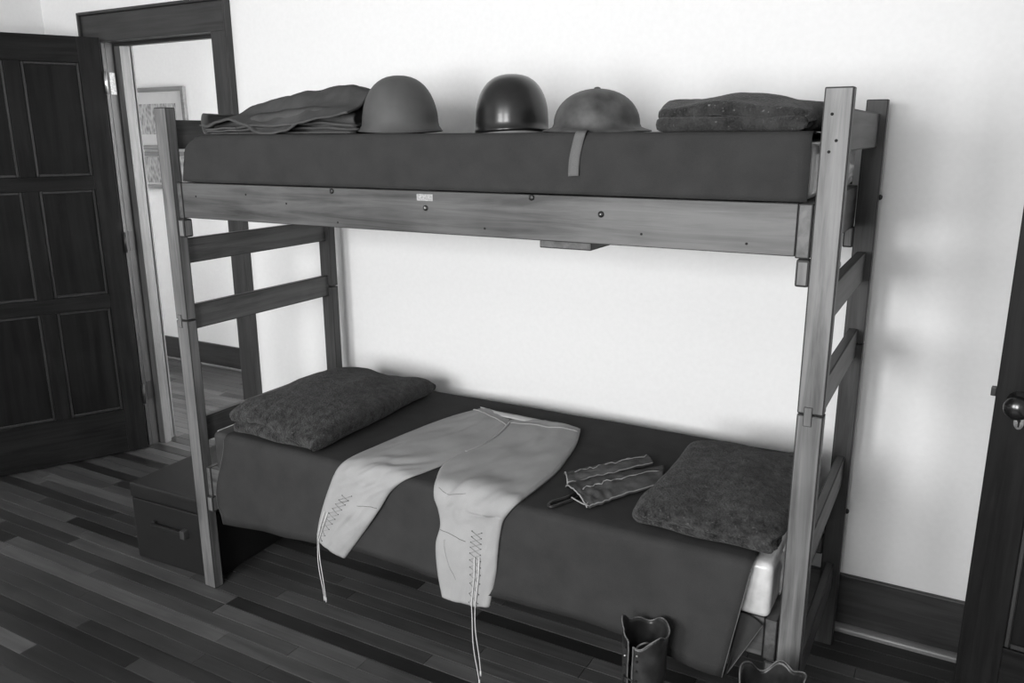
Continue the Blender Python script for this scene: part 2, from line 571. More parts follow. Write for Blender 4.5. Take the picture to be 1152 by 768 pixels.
# ------------------------------------------------------------------ bunk bed
L, BW, PWD, PD = 2.05, 0.7454, 0.0548, 0.0366
ZJ, HB = 0.991, 1.6713
bed = thing('bunk_bed', 'two-tier wooden bunk bed with plain post-and-rail ends against the white wall', 'bunk bed', (L/2, BW/2, 0))
posts = {}
for ix, x0 in enumerate((0.0, L-PWD)):
    for iy, y0 in enumerate((0.0, BW-PD)):
        lo = obj('lower_post', bx(x0, x0+PWD, y0, y0+PD, 0, ZJ-.0015, bev=.003), BED_SHADED if iy else BEDZ, bed)
        up = obj('upper_post', bx(x0, x0+PWD, y0, y0+PD, ZJ+.0015, HB, bev=.003), BED_SHADED if iy else BEDZ, bed)
        if iy == 0:
            xc = x0+PWD*(.42 if ix else .35)
            obj('joint_peg', bx(xc-.009, xc+.009, y0-.0025, y0+.004, ZJ-.026, ZJ+.018, bev=.0015), BEDZ, lo)
            for (fx, zz) in ((.33, HB-.052), (.55, HB-.103), (.33, HB-.125)):
                if ix:
                    bm = bmesh.new()
                    lathe(bm, [(0, 0.0006), (.0032, .0004), (.0032, -.0006), (0, -.0008)], (x0+PWD*fx, y0, zz), axis='y', n=10)
                    obj('screw_hole', bm, HOLE, up)
        # support blocks under the side rails, on the inner side of each post
        s = 1 if ix == 0 else -1
        xa = x0+PWD if ix == 0 else x0
        for zz, pa in ((1.268, up), (.306, lo)):
            obj('support_block', bx(min(xa, xa+s*.028), max(xa, xa+s*.028), y0+.002, y0+PD, zz, zz+.058, bev=.005), BEDZ, pa)
# end rails
for ix in (0, 1):
    xm = PWD*.45 if ix == 0 else L-PWD*.55
    rs = [(1.545, 1.634), (1.176, 1.258), (.953, 1.036), (.552, .640)]
    if ix:
        rs.append((.200, .285))
    for (a, b) in rs:
        obj('end_rail', bx(xm-.012, xm+.012, PD-.004, BW-PD+.004, a, b, bev=.003), BEDY, bed)
# side rails, end boards, slats of both tiers
for (zb, zt_) in ((1.3304, 1.4413), (.366, .470)):
    for y0 in (.0126, BW-.0126-.024):
        o = obj('side_rail', bx(PWD+.024, L-PWD-.034, y0, y0+.024, zb, zt_, bev=.002), BEDX, bed)
        if zb > 1 and y0 < .1:
            rail = o
    obj('end_board', bx(PWD+.002, PWD+.023, .010, BW-.010, zb-.003, zt_, bev=.003), BEDY, bed)
    obj('end_board', bx(L-PWD-.033, L-PWD-.004, .010, BW-.010, zb-.003, zt_, bev=.003), BEDY, bed)
    for k in range(7):
        xc = 0.22+k*0.27
        obj('slat', bx(xc-.045, xc+.045, .0376, BW-.0376, zt_-.022, zt_-.003, bev=.002), BEDY, bed)
    obj('cross_support', bx(1.342, 1.482, .042, BW-.05, zb-.022, zb-.001, bev=.003), BEDY, bed)
BED_EDGE = plain('bunk_worn_edge', 0.018, rough=0.6)
for o in [q for q in bpy.data.objects if q.type == 'MESH' and (q.parent is bed or (q.parent and q.parent.parent is bed))]:
    o.data.materials.append(BED_EDGE)
    for p in o.data.polygons:
        if max(abs(c) for c in p.normal) < .97:
            p.material_index = 1
# name plate, bolts and holes in the front rail
pl = obj('name_plate', bx(.992, 1.043, .0112, .0126, 1.4155, 1.433), BRASS, rail)
for xx, zz, m in ((.699, 1.432, IRON), (1.335, 1.434, IRON), (1.019, 1.397, STEEL), (1.519, 1.401, STEEL)):
    bm = bmesh.new()
    lathe(bm, [(0, 0.0), (.0075, 0), (.0075, -.002), (.005, -.004), (0, -.0045)], (xx, .0126, zz), axis='y', n=14)
    b = obj('bolt', bm, IRON, rail, smooth=True)
    if m is STEEL:
        bm = bmesh.new()
        lathe(bm, [(0, -.0045), (.004, -.0046), (0, -.0055)], (xx, .0126, zz), axis='y', n=10)
        obj('bolt_head', bm, STEEL, bed, smooth=True)
for xx, zz in ((.523, 1.391), (.715, 1.345), (1.2, 1.352), (1.62, 1.36), (1.86, 1.352), (.36, 1.412), (.14, 1.40)):
    bm = bmesh.new()
    lathe(bm, [(0, 0.0), (.003, 0), (.003, -.0008), (0, -.001)], (xx, .0126, zz), axis='y', n=8)
    obj('nail_hole', bm, HOLE, rail)
for (xx, yy, zz, s) in ((0, .018, 1.385, -1), (L, .018, .335, 1), (L, BW-.018, 1.41, 1), (L, BW-.018, .46, 1)):
    bm = bmesh.new()
    lathe(bm, [(0, 0), (.008, 0), (.008, s*.004), (.005, s*.008), (0, s*.009)], (xx, yy, zz), axis='x', n=12)
    obj('carriage_bolt', bm, STEEL if zz < .4 else IRON, bed, smooth=True)
bm = bmesh.new()
lathe(bm, [(0, 0), (.006, 0), (.006, .03), (0, .03)], (L-.03, PD+.01, 1.315), axis='x', n=10)
obj('carriage_bolt', bm, STEEL, bed, smooth=True)

# ------------------------------------------------------------------ mattresses
def mattress(name, label, x0, x1, y0, y1, z0, z1, r=.035):
    bm = bmesh.new()
    box(bm, x0, x1, y0, y1, z0, z1)
    bmesh.ops.subdivide_edges(bm, edges=bm.edges, cuts=1)
    m = thing(name, label, 'mattress', ((x0+x1)/2, (y0+y1)/2, z0))
    obj('body', bx(x0, x1-.07, y0, y1, z0, z1, bev=r, seg=4), TICKD, m, smooth=True)
    obj('plastic_end', bx(x1-.13, x1, y0-.001, y1+.001, z0, z1+.001, bev=r, seg=4), TICK, m, smooth=True)
    obj('sheet_edge', bx(x0-.002, x0+.02, y0+.02, y1-.02, z1-.016, z1-.002, bev=.006), TICK, m, smooth=True)
    bm.free()
    return m
ZTU, ZTL = 1.574, 0.616
mu = mattress('mattress', 'thin plastic-wrapped mattress of the upper bunk, hidden under its blanket', .105, 1.983, .028, .712, 1.4425, ZTU-.004)
ml = mattress('mattress', 'plastic-wrapped mattress of the lower bunk with its white end showing', .115, 1.972, .004, .715, .4715, ZTL-.004, r=.02)
# crumpled plastic sticking out at the right end of each mattress
def crumple(parent, x, y0, y1, z0, z1, seed, depth=.03):
    bm = bmesh.new()
    def fn(u, v):
        n1 = nz(u*4+seed, v*4, seed)
        n2 = abs(nz(u*9, v*9+seed, 3.1))
        b = math.sin(PI*u)*math.sin(PI*min(1, v*1.05))
        return Vector((x+depth*b*(.8+.5*n1)+.006*n2, y0+(y1-y0)*u+.012*nz(v*5, seed), z0+(z1-z0)*v+.010*n1))
    grid(bm, fn, 22, 16)
    o = obj('plastic_wrap', bm, TICK, parent, smooth=True)
    solid(o, .0015)
crumple(mu, 1.983, .12, .66, 1.452, 1.548, 1.7)
crumple(ml, 1.972, .12, .66, .478, .60, 5.2)

# ------------------------------------------------------------------ blankets spread over the mattresses
def yprof(yf, yb, zt, zf, zbk, r):
    """polyline over the bed: front hem up, across, back hem down -> function of 0..1 and corner positions"""
    P = []
    n1 = 10
    for i in range(n1):
        P.append((yf, zf+(zt-r-zf)*i/n1))
    for i in range(7):
        a = PI-(PI/2)*i/6
        P.append((yf+r+r*math.cos(a), zt-r+r*math.sin(a)))
    for i in range(1, 16):
        P.append((yf+r+(yb-yf-2*r)*i/16, zt))
    for i in range(7):
        a = PI/2-(PI/2)*i/6
        P.append((yb-r+r*math.cos(a), zt-r+r*math.sin(a)))
    for i in range(1, 5):
        P.append((yb, zt-r+(zbk-zt+r)*i/4))
    return P
# upper blanket: tucked in behind the rail, rounded over the left end
PU = yprof(.016, .724, ZTU+.008, 1.4445, 1.4445, .016)
def upper_blanket():
    bm = bmesh.new()
    XP = []
    for i in range(5):
        XP.append((.088+.004*i, 1.4445+.019*i))
    rr = .062
    for i in range(9):
        a = PI-(PI/2)*i/8
        XP.append((.104+rr*1.6+rr*1.6*math.cos(a), ZTU+.008-rr+rr*math.sin(a)))
    for i in range(1, 61):
        XP.append((.104+rr*1.6+(1.977-.104-rr*1.6)*i/60, ZTU+.008))
    vs = []
    zt = ZTU+.008
    for (x, zx) in XP:
        row = []
        for (y, zy) in PU:
            z = min(zx, zy)
            wob = .0035*nz(x*3.1, y*4, zy*6)+.002*nz(x*11, zy*13)
            yo = -abs(wob)*1.2 if y < .03 else 0
            zo = (.0012*nz(x*4, y*5, 2)-.0006+.0035*(1-sstep(.028, .065, y))) if z > zt-.01 else 0
            if z < 1.4445:
                z = 1.4445
            hem = .003*nz(x*6, 1.3) if z < 1.46 else 0
            row.append(bm.verts.new((x+(.004*nz(y*7, zy*9) if x < .15 else 0), y+yo, z+zo+max(0, hem))))
        vs.append(row)
    for i in range(len(vs)-1):
        for j in range(len(vs[0])-1):
            bm.faces.new((vs[i][j], vs[i+1][j], vs[i+1][j+1], vs[i][j+1]))
    o = obj('bed_blanket', bm, WOOL, smooth=True, origin=(1.03, .37, 1.4445))
    o['label'] = 'dark wool army blanket tucked smoothly over the upper bunk mattress'
    o['category'] = 'blanket'
    solid(o, .003, off=1.0)
    return o
upper_blanket()

# lower blanket hanging over the front of the lower bunk
YFL = -.024
PL = yprof(YFL, .726, ZTL+.006, .30, .50, .022)
def lower_blanket():
    root = thing('bed_blanket', 'dark wool army blanket draped over the lower bunk and hanging down in front', 'blanket', (1.03, .3, ZTL))
    bm = bmesh.new()
    vs = []
    nx = 90
    for i in range(nx+1):
        s = i/nx
        row = []
        for (y, z) in PL:
            dn = 1-(z-.30)/(ZTL-.30) if y < .02 else 0       # 0 at the top, 1 at the hem
            xl = .205 if y > .02 else .205-.062*sstep(0, .75, dn)+.03*sstep(.75, 1, dn)
            xr = 1.930 if y > .02 else 1.930-.046*dn
            x = xl+(xr-xl)*s
            hem = .300+.048*sstep(0, .26, s)-.024*sstep(.78, 1, s)+.003*math.sin(s*23)
            z2 = z
            if y < .02:
                z2 = hem+(z-.30)*(ZTL-hem)/(ZTL-.30)
            wave = dn*(.010*math.sin(s*17+.8)+.008*nz(s*14, dn*2)) if y < .02 else 0
            y2 = y-.004*dn+wave-.012*dn if y < .02 else y
            if y > .02:
                z2 += .004*nz(x*4, y*5, 7)
            row.append(bm.verts.new((x, y2, z2)))
        vs.append(row)
    for i in range(nx):
        for j in range(len(vs[0])-1):
            bm.faces.new((vs[i][j], vs[i+1][j], vs[i+1][j+1], vs[i][j+1]))
    el = [v.co.copy() for v in vs[0][:18]]
    er = [v.co.copy() for v in vs[-1][:18]]
    hemz = [r[0].co.copy() for r in vs]
    o = obj('cover', bm, WOOL, root, smooth=True)
    solid(o, .003, off=1.0)
    for e in (el, er):
        bm = bmesh.new()
        tube(bm, [p+Vector((0, -.002, 0)) for p in e], .0014, n=5)
        obj('edge_stitching', bm, EDGE, root, smooth=True)
    # folded-back corner flap at the right end
    bm = bmesh.new()
    a, b = at(846, 640, 'y', -.012), at(818, 757, 'y', -.03)
    c = at(858, 704, 'y', -.004)
    def fl(u, v):
        p = a.lerp(b, v)
        q = Vector((1.962, -.002, .60)).lerp(c, min(1, v*1.0)) if v < .55 else c.lerp(b, (v-.55)/.45)
        q = Vector((1.955, -.004, .475)).lerp(c, min(1, v/.55)) if v < .55 else q
        r = p.lerp(q, u)
        r.y += .006*math.sin(PI*u)
        return r
    bm2 = bmesh.new()
    def fl2(u, v):
        p = at(832-16*v, 688+70*v, 'y', -.012-.012*v)
        q = at(858-40*v, 703+54*v, 'y', -.004-.018*v)
        r = p.lerp(q, u)
        r.y += .010*math.sin(PI*u)
        return r
    bm.free()
    grid(bm2, fl2, 8, 14)
    o = obj('corner_flap', bm2, WOOL, root, smooth=True)
    solid(o, .0025)
    bm = bmesh.new()
    tube(bm, [fl2(1, i/12) for i in range(13)], .0012, n=5)
    obj('edge_stitching', bm, EDGE, root, smooth=True)
    return root
lower_blanket()

# ------------------------------------------------------------------ folded blankets
def folded(name, label, quad, H, layers, seed, mat, hfun=None, flip=False, nv=26, loose=.25, gap=.9, bulge=.02, droop=.25, rz=.02, xmax=9.):
    """quad: four base corners (left-front, right-front, right-back, left-back); the cloth is folded back and forth in u"""
    A, B, Cc, D = [Vector(q) for q in quad]
    t = 1.0/layers
    prof = []
    nl = 16
    ru = .035
    for k in range(layers):
        us = [ru+(1-2*ru)*i/nl for i in range(nl+1)]
        if k % 2:
            us = us[::-1]
        for u in us:
            prof.append((u, (k+.5)*t))
        if k < layers-1:
            uc = prof[-1][0]
            s = 1 if uc > .5 else -1
            for i in range(1, 6):
                a = -PI/2+PI*i/6
                prof.append((uc+s*ru*math.cos(a), (k+1)*t+.5*t*math.sin(a)))
    if flip:
        prof = [(1-u, h) for u, h in prof]
    n = len(prof)
    bm = bmesh.new()
    def fn(i_, v):
        i = min(n-1, int(round(i_*(n-1))))
        u, h = prof[i]
        lay = h*layers
        vv = v+.012*nz(lay*2.3+seed, u*3, 1)-.0*v
        if v < .5:
            vv += loose*.10*(nz(lay*1.1+seed, u*2.2, 5))
        else:
            vv += loose*.08*(nz(lay*1.3+seed, u*2.2, 9))
        p = A.lerp(B, u).lerp(D.lerp(Cc, u), vv)
        hh = H*(hfun(u, v) if hfun else 1.0)
        edge = min(v, 1-v)
        e = 1-droop*(1-sstep(0, .16, edge))
        e *= 1-.10*(1-sstep(0, .12, min(u, 1-u)))*h
        z = h*hh*e*1.0
        z += h*(bulge*nz(u*3+seed, v*3, seed)+.3*bulge*nz(u*9+seed, v*9, 2))
        p = p+Vector((rz*nz(v*3, lay, seed)*.4, rz*nz(u*4, lay+seed)*.4, max(H*t*gap/2+.0015, z)))
        p.x = min(p.x, xmax+.01*nz(p.y*9, p.z*20))
        return p
    grid(bm, fn, n, nv)
    o = obj(name, bm, mat, smooth=True, origin=((A+B+Cc+D)/4))
    o['label'] = label
    o['category'] = 'blanket'
    m = o.modifiers.new('thickness', 'SOLIDIFY')
    m.thickness = H*t*gap
    m.offset = 0
    s = o.modifiers.new('smooth', 'SUBSURF')
    s.levels = s.render_levels = 1
    return o
ZU = ZTU+.0118
# upper left: smooth wool blanket with its loops showing at the left
def q_up(u0, u1, yf, yb, dx=0.0, z=ZU):
    a = at(u0, 150, 'y', yf)
    b = at(u1, 150, 'y', yf)
    return [(a.x, yf, z), (b.x, yf, z), (b.x+dx, yb, z), (a.x+dx, yb, z)]
ulb = thing('folded_blanket', 'smooth grey wool blanket loosely folded at the left end of the upper bunk', 'blanket', (.45, .3, ZU))
def interp(P, x):
    for (a, b), (c_, d) in zip(P, P[1:]):
        if x <= c_:
            f = (x-a)/(c_-a)
            f = f*f*(3-2*f)
            return b+(d-b)*f
    return P[-1][1]
UL_TOP = [(0, .070), (.06, .092), (.2, .105), (.37, .124), (.55, .140), (.7, .150), (.85, .144), (1, .115)]
UL_FRONT = [(0, .045), (.06, .030), (.12, .042), (.2, .050), (.3, .034), (.42, .010), (.52, .0035), (.60, .014), (.7, .036), (.85, .050), (1, .062)]
ULQ = (at(233, 150, 'y', .07).x, at(396, 150, 'y', .07).x, .57, .125)      # x: left front, right front, right back, left back
def ul_xy(u, v):
    x = (ULQ[0]+(ULQ[1]-ULQ[0])*u)*(1-v)+(ULQ[3]+(ULQ[2]-ULQ[3])*u)*v
    y = .045+.55*v
    return x, y
def ul_top(u, v):
    x, y = ul_xy(u, v)
    y += .022*nz(u*5, 2.2)*(1-v)+.03*math.exp(-((u-.5)/.12)**2)*(-1)*(1-v)*.6
    top, fr = interp(UL_TOP, u), interp(UL_FRONT, u)
    r = sstep(0, .42, v)**.8
    z = fr+(top-fr)*r-.05*sstep(.7, 1, v)
    z += r*(.010*nz(u*5, v*4, 3)+.005*nz(u*11+v*5, v*7, 8))
    z += .010*math.sin(9*u+16*v+2*nz(u*3, v*3))*sstep(.02, .2, v)*(1-sstep(.3, .6, v))*.7
    if u < .06:
        z -= .012*(1-u/.06)
    return Vector((x, y, ZU+max(.0078, z)))
bm = bmesh.new()
grid(bm, ul_top, 70, 44)
solid(obj('top_fold', bm, WOOLS, ulb, smooth=True), .006)
for k in range(3):          # inner layers seen in the open front
    bm = bmesh.new()
    def ul_in(u, v, k=k):
        uu = .012+.976*u
        x, y = ul_xy(uu, v)
        top = interp(UL_FRONT, uu)
        lim = interp(UL_TOP, uu)*.72*(.4+.6*sstep(0, .45, v))
        z = .006+(lim-.006)*(k/3.)
        z += .006*nz(u*7+k*3, v*4, k)*(1 if k else .0)
        y += .012+.012*nz(u*6, k*4.4)+.008*(2-k)+.03*sstep(.5, .7, uu)*(k > 0)
        return Vector((x, y, ZU+max(.0045, z)))
    grid(bm, ul_in, 50, 14)
    solid(obj('inner_layer', bm, WOOLS, ulb, smooth=True), .006, off=0)
    bm = bmesh.new()
    tube(bm, [ul_in(.02+.22*i/16, 0)+Vector((0, -.003, 0)) for i in range(17)], .0016, n=5)
    obj('selvage', bm, EDGE, ulb, smooth=True)
bm = bmesh.new()           # turned-under cloth behind the open front
def ul_core(u, v):
    uu = .01+.98*u
    x, y = ul_xy(uu, .13+.03*nz(u*9, 4.4)+.02*math.sin(v*7))
    return Vector((x, y, ZU+.002+v*max(.01, (interp(UL_TOP, uu)-.02)*.62)))
grid(bm, ul_core, 50, 8)
solid(obj('turned_under_fold', bm, WOOLS, ulb, smooth=True), .006)
bm = bmesh.new()           # rolled left end joining the layers
def ul_roll(u, v):
    a = PI/2+PI*u
    x, y = ul_xy(0.0, v)
    h = interp(UL_TOP, 0)*.5
    return Vector((x+.014*math.cos(a)*1.0+.006, y+.012, ZU+h+h*.92*math.sin(a)*(1-.1*abs(nz(v*4, 1)))))
grid(bm, ul_roll, 12, 20)
solid(obj('rolled_end', bm, WOOLS, ulb, smooth=True), .005)
folded('folded_blanket', 'coarse dark flecked wool blanket folded flat at the right end of the upper bunk', q_up(730, 925, .06, .5, 0), .088, 2, 8.1, WOOLD, xmax=1.955,
       hfun=lambda u, v: .80+.16*math.sin(PI*min(1, u*1.2)), loose=.35, droop=.3, bulge=.022, gap=.74)
ZL = ZTL+.0135
def surfz(u, v, z):
    p = at(u, v, 'z', z)
    return (p.x, p.y, ZL)
folded('folded_blanket', 'fuzzy dark wool blanket folded as a pillow at the left end of the lower bunk',
       [surfz(256, 484, .64), surfz(352, 507, .64), surfz(487, 440, .64), surfz(383, 421, .66)], .100, 2, 12.4, WOOLF,
       hfun=lambda u, v: .78+.42*math.sin(PI*min(1, u*.9+.12))*math.sin(PI*min(1, v*.8+.2)), loose=.7, droop=.3, bulge=.030, gap=.84, rz=.03)
folded('folded_blanket', 'fuzzy dark wool blanket folded as a pillow at the right end of the lower bunk',
       [surfz(716, 583, .65), surfz(898, 626, .65), surfz(950, 522, .66), surfz(786, 503, .66)], .085, 2, 17.9, WOOLF, flip=True, xmax=1.965,
       hfun=lambda u, v: .8+.3*math.sin(PI*u)*math.sin(PI*v), loose=.3, droop=.3, bulge=.022, gap=.86)

# ------------------------------------------------------------------ helmets on the upper bunk
def depth(p):
    return (Vector(p)-Vector(CAM)).dot(F_)
def helmet_frame(u, yv):
    c = at(u, 150, 'y', yv)
    return Vector((c.x, yv, ZU)), FPX/depth((c.x, yv, ZU))
vdir = math.atan2(R_.y, R_.x)      # helmets face the room
def shell(c, prof, n, rot, sx, sy, rimfun=None):
    bm = bmesh.new()
    rows = []
    zmax = prof[-1][1]
    for r, h in prof[:-1]:
        row = []
        for k in range(n):
            a = 2*PI*k/n
            x, y = r*math.cos(a)*sx, r*math.sin(a)*sy
            z = h
            if rimfun:
                z += rimfun(a)*max(0, 1-h/(zmax*.45))**1.5
            row.append(bm.verts.new(c+Vector((x*math.cos(rot)-y*math.sin(rot), x*math.sin(rot)+y*math.cos(rot), z))))
        rows.append(row)
    top = bm.verts.new(c+Vector((0, 0, zmax)))
    for i in range(len(rows)-1):
        for k in range(n):
            bm.faces.new((rows[i][k], rows[i][(k+1) % n], rows[i+1][(k+1) % n], rows[i+1][k]))
    for k in range(n):
        bm.faces.new((rows[-1][k], rows[-1][(k+1) % n], top))
    return bm, rows
# steel pot
c, k = helmet_frame(451, .21)
hw, hh = 42.5/k, 63/k
prof = [(hw*1.10, .004), (hw*1.075, .010), (hw*1.02, .020), (hw*.995, .035)]
for i in range(1, 13):
    a = i/12*PI/2
    prof.append((hw*.995*math.cos(a)**.82 if i < 12 else 0, .035+(hh-.035)*math.sin(a)**1.05))
h = thing('steel_helmet', 'matte olive steel helmet with a short flared brim beside the folded grey blanket', 'helmet', tuple(c), 'helmets on the upper bunk')
bm, rows = shell(c, prof, 48, vdir, 1.0, 1.14, lambda a: .004+.003*math.cos(2*a))
o = obj('shell', bm, H_OLIVE, h, smooth=True)
solid(o, .003)
bm = bmesh.new()
tube(bm, [c+Vector((hw*1.10*math.cos(a)*math.cos(vdir)-hw*1.254*math.sin(a)*math.sin(vdir), hw*1.10*math.cos(a)*math.sin(vdir)+hw*1.254*math.sin(a)*math.cos(vdir), .0075+.003*math.cos(2*a))) for a in [2*PI*i/40 for i in range(41)]], .0022, n=6, caps=False)
obj('rim', bm, H_OLIVE, h, smooth=True)
# glossy liner
c, k = helmet_frame(576, .30)
hw, hh = 41.5/k, 64/k
prof = [(hw*.985, .002), (hw*1.005, .006), (hw*1.0, .012), (hw*.985, .014), (hw*.985, .03), (hw*.975, .05)]
for i in range(1, 13):
    a = i/12*PI/2
    prof.append((hw*.975*math.cos(a)**.80 if i < 12 else 0, .05+(hh-.05)*math.sin(a)**1.02))
h = thing('helmet_liner', 'dark glossy round helmet liner in the middle of the upper bunk', 'helmet', tuple(c), 'helmets on the upper bunk')
lift = lambda a: .007*max(0, math.cos(a+PI/2-.25))**2
bm, rows = shell(c, prof, 48, vdir, 1.0, 1.12, lift)
o = obj('shell', bm, H_DARK, h, smooth=True)
solid(o, .003)
bm = bmesh.new()
prof2 = [(hw*.955, .002), (hw*.955, .018), (hw*.90, .03), (0, .031)]
b2_, _ = shell(c, prof2, 40, vdir, 1.0, 1.12)
bm.free()
obj('sweatband', b2_, H_RIM, h, smooth=True)
# broad-brimmed old helmet
c, k = helmet_frame(671, .205)
hw, hh = 50/k, 48/k
prof = [(hw*1.23, .003), (hw*1.21, .006), (hw*1.08, .010), (hw*1.0, .014), (hw*.965, .022)]
for i in range(1, 13):
    a = i/12*PI/2
    prof.append((hw*.965*math.cos(a)**.95 if i < 12 else 0, .022+(hh-.022)*math.sin(a)**.98))
h = thing('brimmed_helmet', 'worn shallow steel helmet with a wide flat brim and a hanging strap', 'helmet', tuple(c), 'helmets on the upper bunk')
bm, rows = shell(c, prof, 56, vdir, 1.0, 1.10, lambda a: .002*math.cos(2*a))
o = obj('shell', bm, H_OLD, h, smooth=True)
solid(o, .002)
bm = bmesh.new()
lathe(bm, [(0.009, hh-.001), (.008, hh+.002), (.004, hh+.004), (0, hh+.0045)], tuple(c), n=14)
obj('crown_rivet', bm, H_OLD, h, smooth=True)
bm = bmesh.new()
def strap_c(t):
    # from under the brim over the mattress edge and down
    P = [at(657, 146, 'y', .085), at(656, 150, 'y', .05), at(653, 152.5, 'y', .010), at(649, 165, 'y', .0085), at(646, 180, 'y', .009), at(645, 198, 'y', .007)]
    P[0].z = ZTU+.0145; P[1].z = ZTU+.0165; P[2].z = ZTU+.0115
    return Vector(catmull([tuple(p) for p in P], t))
def strap(u, v):
    p = strap_c(v)
    return p+Vector(((u-.5)*.027, 0, (u-.5)*.002))
grid(bm, strap, 4, 26)
o = obj('chin_strap', bm, STRAPL, h, smooth=True)
solid(o, .002, off=0)

# ------------------------------------------------------------------ lower bunk surface: things laid on it follow top, edge and front
ZS, YS, RS = ZTL+.010, YFL-.006, .030
def surf(u, v, h=.0):
    zt, yf, r = ZS+h, YS-h, RS+h
    p = at(u, v, 'z', zt)
    if p.y >= yf+r:
        return p, Vector((0, 0, 1))
    q = at(u, v, 'y', yf-.010)
    if q.z <= zt-r:
        dn = min(1, (zt-r-q.z)/.12)
        q = at(u, v, 'y', yf-.010*dn)
        return q, Vector((0, -1, 0))
    # rounded edge: intersect the ray with the cylinder along x
    cc, d = ray(u, v)
    oy, oz = cc.y-(yf+r), cc.z-(zt-r)
    a = d.y*d.y+d.z*d.z
    b = 2*(oy*d.y+oz*d.z)
    c0 = oy*oy+oz*oz-r*r
    disc = max(0, b*b-4*a*c0)
    t = (-b-math.sqrt(disc))/(2*a)
    p = cc+d*t
    n = Vector((0, p.y-(yf+r), p.z-(zt-r))).normalized()
    return p, n

br = thing('breeches', 'pale khaki laced riding breeches laid over the edge of the lower bunk', 'breeches', tuple(at(540, 545, 'z', ZS)))
LEGL = [((540, 461), (578, 476)), ((500, 472), (562, 492)), ((460, 487), (540, 506)), ((420, 504), (506, 521)), ((392, 517), (478, 532)),
        ((379, 529), (455, 541)), ((371, 548), (440, 553)), ((365, 566), (428, 572)), ((360, 585), (413, 594)), ((357, 603), (389, 627))]
LEGR = [((574, 475), (653, 486)), ((560, 489), (648, 502)), ((543, 501), (639, 516)), ((520, 512), (626, 533)), ((499, 525), (603, 552)),
        ((491, 541), (586, 565)), ((490, 557), (574, 576)), ((495, 573), (567, 586)), ((497, 590), (563, 606)), ((492, 611), (561, 625)),
        ((494, 642), (559, 647)), ((499, 669), (552, 681))]
def leg(rows, seed, lift, nu=30, nv=90):
    Lp = [a for a, b in rows]
    Rp = [b for a, b in rows]
    bm = bmesh.new()
    def pos(s, t, under=False):
        a = catmull(Lp, t)
        b = catmull(Rp, t)
        u, v = a[0]+(b[0]-a[0])*s, a[1]+(b[1]-a[1])*s
        p, n = surf(u, v, 0.0)
        if under:
            return p+n*.0015
        e = 4*s*(1-s)
        h = lift+.004+.012*e**.5
        # creases running along and across the cloth, strongest at the knee
        kn = math.exp(-((t-.50)/.12)**2)
        ang = s*5+t*13+2.5*nz(s*2.5+seed, t*5, seed)
        h += e**.6*(.005*nz(s*4+seed, t*9, seed)+.0035*kn*math.sin(2.6*ang)+.0035*(1-abs(nz(s*6+t*9+seed, t*5-s*3, 3))*3)*.6)
        h += e**.6*.003*(1-2*abs(nz(s*3+seed, t*14+s*6, 11)))*(.4+kn)
        return p+n*h
    rows_t = [[bm.verts.new(pos(i/nu, j/nv)) for i in range(nu+1)] for j in range(nv+1)]
    rows_b = [[bm.verts.new(pos(i/nu, j/nv, True)) for i in range(nu+1)] for j in range(nv+1)]
    for j in range(nv):
        for i in range(nu):
            bm.faces.new((rows_t[j][i], rows_t[j][i+1], rows_t[j+1][i+1], rows_t[j+1][i]))
            bm.faces.new((rows_b[j][i], rows_b[j+1][i], rows_b[j+1][i+1], rows_b[j][i+1]))
        for i in (0, nu):
            bm.faces.new((rows_t[j][i], rows_t[j+1][i], rows_b[j+1][i], rows_b[j][i]))
    for j in (0, nv):
        for i in range(nu):
            bm.faces.new((rows_t[j][i], rows_t[j][i+1], rows_b[j][i+1], rows_b[j][i]))
    return bm, pos
bmL, posL = leg(LEGL, 2.2, 0.0)
obj('trouser_leg', bmL, KHAKI, br, smooth=True)
bmR, posR = leg(LEGR, 6.6, 0.005)
obj('trouser_leg', bmR, KHAKI, br, smooth=True)
# waist lining showing at the back of the waistband
bm = bmesh.new()
WB = [(540, 461), (560, 469), (585, 475), (618, 481), (653, 486)]
WF = [(541, 462), (560, 472), (584, 478.5), (616, 484.5), (652, 487)]
def lining(u, v):
    a, b = catmull(WB, u), catmull(WF, u)
    p, n = surf(a[0]+(b[0]-a[0])*v, a[1]+(b[1]-a[1])*v-.4, .0)
    return p+n*(.024*math.sin(PI*(.15+.7*u))*(1-.2*v))
grid(bm, lining, 24, 4)
o = obj('waist_lining', bm, KHAKIL, br, smooth=True)
solid(o, .0015)
# waistband, fly seam, side seams
def seam(name, pos, pts, r, mat, off=.001, parent=br, n=5):
    bm = bmesh.new()
    out = []
    for i in range(30):
        s, t = catmull(pts, i/29)
        out.append(pos(s, t)+Vector((0, -.0006, off)))
    tube(bm, out, r, n=n)
    return obj(name, bm, mat, parent, smooth=True)
seam('waistband', posR, [(.02, .035), (.3, .04), (.6, .04), (.98, .03)], .0025, KHAKI)
seam('waistband', posL, [(.02, .03), (.4, .04), (.98, .05)], .0025, KHAKI)
seam('fly_seam', posR, [(.05, .03), (.06, .10), (.06, .20), (.03, .27)], .003, KHAKI)
seam('leg_seam', posR, [(.02, .74), (.25, .745), (.5, .76)], .0007, STITCH, off=0)
seam('leg_seam', posR, [(.08, .50), (.22, .52), (.42, .50)], .0006, STITCH, off=0)
seam('leg_seam', posL, [(.62, .76), (.8, .76), (.96, .77)], .0007, STITCH, off=0)
seam('leg_seam', posR, [(.15, .78), (.22, .86), (.36, .92)], .0014, KHAKI, off=0)
